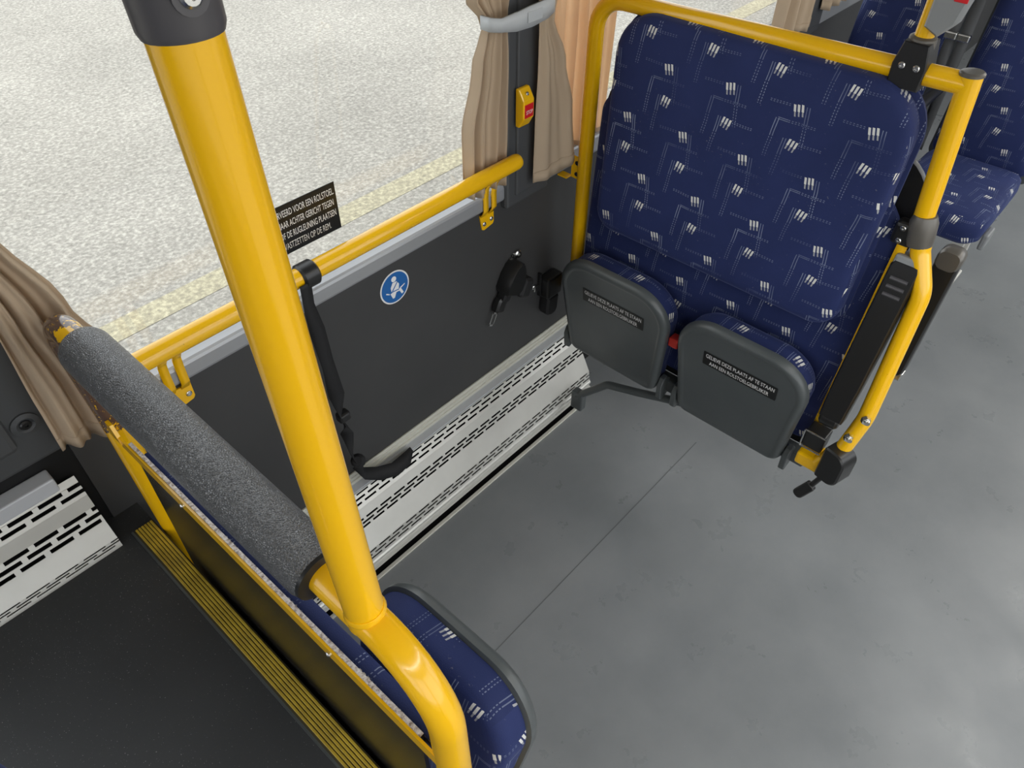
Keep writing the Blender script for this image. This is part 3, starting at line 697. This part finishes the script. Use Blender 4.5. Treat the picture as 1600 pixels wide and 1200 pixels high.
# folded armrest
ar = G().loft([(-.027, 0), (.027, 0), (.030, .10), (.030, .395), (.025, .408), (-.025, .408), (-.030, .395), (-.030, .10)], [(.004, -.026), (0, -.021), (0, .016), (.004, .022)], (1.402, .236, .575), (0, -1, 0), (.205, 0, .979), (-.979, 0, .205)).build('armrest', 'black_plastic', ds)
ar_V = Vector((.085, 0, .405))
mt = lambda t, w: Vector((1.402, .236, .575)) + ar_V * t + Vector((-1, 0, .1)) * w
G().box((-.0225, -.028, -.016), (.0225, .028, .016), .006, Matrix.Translation(mt(.975, -.002)) @ Matrix.Rotation(math.radians(12), 4, 'Y')).build('end_cap', 'grey_plastic', ar)
for k in range(3):
    p = mt(.90 - k * .045, .022); G().tube([p + Vector((0, .018, 0)), p + Vector((0, -.018, 0))], .0042, 8).build('grip_rib', 'clamp_grey', ar)
G().tube([(1.41, .262, .565), (1.41, .256, .565), (1.41, .222, .565), (1.41, .216, .565)], [.018, .024, .024, .018], 16).build('hinge_knuckle', 'black_plastic', ar)
for p in ((1.398, .172, .615), (1.388, .188, .552)):
    b = Vector(p); G().tube([b + Vector((.03, 0, 0)), b + Vector((-.008, -.012, 0))], .006, 10).build('bolt', 'chrome', ds); G().tube([b + Vector((.004, -.002, 0)), b + Vector((-.003, -.008, 0))], .0105, 6).build('bolt_nut', 'chrome', ds)
# belt retractor at the aisle corner
G().box((1.385, .225, .462), (1.430, .275, .515), .004).build('belt_guide', 'black_plastic', ds)
g = G()
for a_, b_ in (((1.383, .276, .462), (1.383, .276, .517)), ((1.383, .276, .517), (1.383, .224, .517)), ((1.383, .276, .462), (1.383, .224, .462))): g.cyl(a_, b_, .0022, 8)
g.build('wire_loop', 'chrome', ds)
rt = G().loft(rrect(.060, .098, (.028, .028, .006, .006), 6), [(.004, -.028), (0, -.024), (0, .024), (.004, .028)], (1.383, .180, .462), Vector((-.25, -.97, 0)), Vector((.06, 0, 1)), Vector((-.97, .25, .06))).build('belt_retractor', 'black_plastic', ds)
G().loft(rrect(.028, .062, (.012, .008, .006, .012), 5), [(.003, -.008), (0, -.005), (0, .005), (.003, .008)], (1.375, .222, .335), Vector((-.2, -.9, -.35)), Vector((.1, -.42, .9)), Vector((-.95, .1, .2))).build('release_lever', 'black_plastic', ds)
G().cyl((1.378, .210, .362), (1.384, .196, .405), .007, 10).build('lever_neck', 'black_plastic', ds)
# upper pole in its clamp on the top tube
up = root('grab_pole', (1.50, .372, 1.32), 'short yellow upright pole clamped onto the top tube of the double seat', 'pole')
G().tube([(1.50, .372, 1.335), (1.497, .371, 1.60), (1.49, .37, 2.28)], .0165, 20).build('pole', 'yellow', up)
c = G().loft([(-.028, -.028), (.028, -.028), (.030, .012), (.022, .052), (-.022, .052), (-.030, .012)], [(.002, -.027), (0, -.025), (0, .025), (.002, .027)], (1.50, .372, 1.322), (0, -1, 0), (0, 0, 1), (-1, 0, 0)).build('clamp', 'black_metal', up)
G().tube([(1.50, .372, 1.345), (1.50, .372, 1.378), (1.50, .372, 1.381)], [.0255, .0235, .019], 20).build('clamp_collar', 'clamp_brown', c)
for y in (.384, .358): screw(c, (1.473, y, 1.334), (-1, 0, 0), .0062)
bt = root('pole_button', (1.50, .345, 1.38), 'grey button housing with red label on the pole above the double seat', 'stop button')
G().loft([(-.022, .0), (.004, -.012), (.026, .012), (.034, .055), (.034, .16), (-.022, .16)], [(.004, -.020), (0, -.015), (0, .015), (.004, .020)], (1.49, .350, 1.402), (0, -1, 0), (0, 0, 1), (-1, 0, 0)).build('housing', 'grey_plastic', bt)
lb = G().box((1.4685, .318, 1.450), (1.4705, .340, 1.540), .001).build('red_label', 'red_print', bt)
text(lb, 'STOP', (1.4683, .335, 1.456), (0, 0, 1), (0, 1, 0), .03, .010)

# ================================================================== NEAR PARTITION
np_ = root('padded_partition', (.19, .65, HP), 'yellow tube partition with black padded bar and a blue backrest facing the bay', 'partition')
bar = fillet([(.196, 1.048, .30), (.186, 1.062, .95), (.176, 1.060, 1.165), (.190, .50, 1.125), (.191, .262, 1.118), (.192, .250, .60), (.20, .245, .0)], [.2, .055, .4, .105, .3], 10)
G().tube(bar, .0208, 28).build('frame_tube', 'yellow_worn', np_)
pole = [Vector((.190, .372, 1.118)).lerp(Vector((.192, .442, 2.28)), t) for t in (0, .02, .3, .5, 1)]
po = G().tube(pole, .0212, 28).build('upright_pole', 'yellow', np_)
G().tube([Vector((.190, .3715, 1.134)), Vector((.190, .3722, 1.139)), Vector((.190, .3728, 1.144))], [.0216, .0232, .0214], 28).build('weld_bead', 'yellow', np_)
d = (pole[-1] - pole[0]).normalized(); c0 = pole[0] + d * ((1.706 - 1.118) / d.z)
c = G().tube([c0, c0 + d * .004, c0 + d * .06, c0 + d * .10], [.0222, .0238, .0250, .030], 28).build('pole_clamp', 'clamp_grey', np_)
vd = (Vector((0, 0, 1.85)) - (c0 + d * .03)); vd = (vd - d * vd.dot(d)).normalized(); vs = Matrix.Rotation(math.radians(20), 3, d) @ vd
screw(c, c0 + d * .022 + vs * .0232, vs, .0062); G().tube([c0 + d * .022 + vs * .020, c0 + d * .022 + vs * .0245], .010, 18).build('screw_boss', 'clamp_grey', c)
# padded roll
A, B = Vector((.1787, .965, 1.1582)), Vector((.1889, .448, 1.122)); ax = (B - A).normalized()
L_ = (B - A).length
rl = G().tube([A, A + ax * .004, A + ax * .012] + [A + ax * (L_ * k / 10) for k in range(1, 10)] + [B - ax * .012, B - ax * .004, B], [.030, .034, .0362] + [.0365] * 9 + [.0362, .034, .031], 40).build('padded_roll', 'leather', np_)
G().tube([B - ax * .006, B + ax * .001, B + ax * .003], [.034, .033, .025], 32).build('foam_end', 'black_plastic', np_)
# board with worn edge, flat bar and upholstery
G().loft([(.292, .20), (.975, .20), (.975, .937), (.292, .965)], [(0, .1750), (0, .1805)], (0, 0, 0), (0, 1, 0), (0, 0, 1), (1, 0, 0)).build('board', 'gloss_black_panel', np_)
G().loft([(.292, .965), (.985, .9366), (.985, .9386), (.292, .967)], [(0, .1748), (0, .1807)], (0, 0, 0), (0, 1, 0), (0, 0, 1), (1, 0, 0)).build('worn_edge', 'worn_edge', np_)
G().loft([(.262, .943), (1.015, .911), (1.015, .9345), (.262, .9665)], [(0, .1712), (0, .1750)], (0, 0, 0), (0, 1, 0), (0, 0, 1), (1, 0, 0)).build('flat_bar', 'yellow', np_)
G().loft([(-.02, -.012), (.02, -.012), (.012, .022), (-.004, .022)], [(0, -.003), (0, .003)], (.1725, 1.028, .934), (0, 1, 0), (0, 0, 1), (1, 0, 0)).build('welded_lug', 'yellow', np_)
G().loft([(.262, .30), (.955, .30), (.955, .930), (.262, .958)], [(.002, .1815), (0, .184), (0, .200), (.003, .204)], (0, 0, 0), (0, 1, 0), (0, 0, 1), (1, 0, 0)).build('backrest_upholstery', 'moquette', np_, uv=True)
for y in (.82, .46): screw(np_, (.1710, y, .9515 - (y - .262) * .0425), (-1, 0, 0), .0045)
seat_flap(np_, (.286, .433, .412), (0, 1, 0), (.075, 0, .36), .350, .31, .368)
G().box((.197, .27, .42), (.285, .60, .46), .006).build('hinge_rail', 'shell', np_)

# ================================================================== FAR PASSENGER SEATS
def passenger_seat(y0, y1, x0, label, d=1, zb=0, group='far passenger seats', legs=True):
    """x0 = front edge of the cushion; d = +1 when the backrest lies further along +x"""
    yc = (y0 + y1) / 2; w = y1 - y0
    s = root('passenger_seat', (x0 + .25 * d, yc, zb), label, 'bus seat', group)
    G().loft(rrect(w, .50, .07, 8), [(.02, -.10), (.004, -.085), (0, -.05), (.004, -.015), (.016, -.002), (.04, .003), (.10, .005)], (x0 + .25 * d, yc, zb + .50), (0, -d, 0), (d, 0, 0), (0, 0, 1)).build('seat_cushion', 'moquette', s, uv=True)
    U, V = Vector((0, -d, 0)), Vector((.16 * d, 0, .80)).normalized(); Wd = U.cross(V)
    G().loft(rrect(w, .82, (.04, .10, .10, .04), 8, 0, .41), [(.02, -.06), (0, -.05), (0, -.01), (.008, .0), (.03, .010), (.08, .012)], (x0 + .46 * d, yc, zb + .48), U, V, Wd).build('backrest', 'moquette', s, uv=True)
    G().loft(rrect(w + .03, .86, (.04, .11, .11, .04), 8, 0, .41), [(.01, -.09), (0, -.08), (0, -.055)], (x0 + .46 * d, yc, zb + .47), U, V, Wd).build('back_shell', 'shell', s)
    G().loft(rrect(w * .72, .15, .05, 6), [(.006, 0), (0, .006), (0, .016), (.008, .022)], Vector((x0 + .46 * d, yc, zb + .48)) + V * .72 + Wd * .010, U, V, Wd).build('headrest_cover', 'beige', s)
    G().box((x0 + .08 * d, yc - .13, zb + .37), (x0 + .46 * d, yc + .13, zb + .41), .01).build('seat_base', 'black_metal', s)
    for dx in (.30, .46):
        G().loft([(-.022, 0), (.022, 0), (.030, .39), (-.014, .39)], [(0, -.02), (0, .02)], (x0 + dx * d, yc - .09, zb), (d, 0, 0), (0, 0, 1), (0, -d, 0)).build('leg', 'alu', s)
    G().box((x0 + .24 * d, yc - .125, zb), (x0 + .54 * d, yc - .055, zb + .015), .005).build('foot_plate', 'alu', s)
    return s
s1 = passenger_seat(.255, .605, 2.66, 'navy patterned passenger seat on the aisle side behind the double seat')
s2 = passenger_seat(.70, 1.06, 2.66, 'navy patterned passenger seat next to the far window')
s3 = passenger_seat(.12, .575, -.131, 'navy patterned seat on the raised platform, only a corner showing beside the yellow nosing', -1, HP, None)
G().tube(fillet([(3.06, .62, .78), (2.74, .625, .76), (2.70, .626, .74)], .02, 4), .020, 14).build('armrest', 'black_plastic', s1)
G().box((2.72, .235, .38), (2.80, .255, .44), .006).build('recline_lever', 'grey_plastic', s1)
# seat belts hanging in the gap between the two seats
for k, (y, dy, lab_) in enumerate(((.676, -.03, 'dark grey seat belt webbing hanging beside the far window seat'), (.632, -.01, 'dark grey seat belt webbing hanging beside the far aisle seat'))):
    b = root('hanging_seat_belt', (3.0, y, .5), lab_, 'seat belt', 'belts between the far seats')
    ribbon([((3.20, y + .02, 1.30), (0, .018, 0)), ((3.14, y + .01, 1.10), (.004, .018, 0)), ((3.08, y, .90), (-.004, .018, 0)), ((3.03, y + dy * .4, .70), (.008, .018, 0)), ((3.0, y + dy, .53), (.004, .018, 0))]).build('webbing', 'grey_webbing', b, solid=.003)
    G().box((3.055, y - .021, .90), (3.075, y + .021, .925), .004).build('tongue', 'chrome', b)
# yellow grab rail seen between the far seats
o = root('far_grab_bar', (3.45, .62, 1.15), 'short yellow grab bar showing between the far seat backs', 'grab bar')
G().tube([(3.34, .72, 1.17), (3.34, .60, 1.17), (3.34, .48, 1.17)], .022, 14).build('bar', 'yellow', o)
for y in (.72, .48): G().tube([(3.34, y, 1.17), (3.30, y, 1.13)], .018, 10).build('mount', 'black_plastic', o)
# black folded armrest of the seat behind, hanging on the aisle side
o = root('folded_armrest', (1.66, .2, .6), 'black folded armrest with grey tip hanging behind the yellow side frame', 'armrest')
G().loft(rrect(.05, .34, .018, 5), [(.004, -.022), (0, -.017), (0, .017), (.004, .022)], (1.66, .192, .755), (0, -1, 0), (.10, 0, 1), (-1, 0, .10)).build('arm', 'black_plastic', o)
G().loft(rrect(.052, .05, .018, 5), [(.004, -.024), (0, -.019), (0, .019), (.004, .024)], (1.675, .192, .905), (0, -1, 0), (.10, 0, 1), (-1, 0, .10)).build('tip', 'clamp_brown', o)
G().box((1.625, .165, .575), (1.65, .215, .60), .004).build('steel_lug', 'chrome', o)
G().tube([(1.66, .20, .80), (1.60, .24, .78), (1.52, .26, .78)], .012, 10).build('pivot', 'black_metal', o)
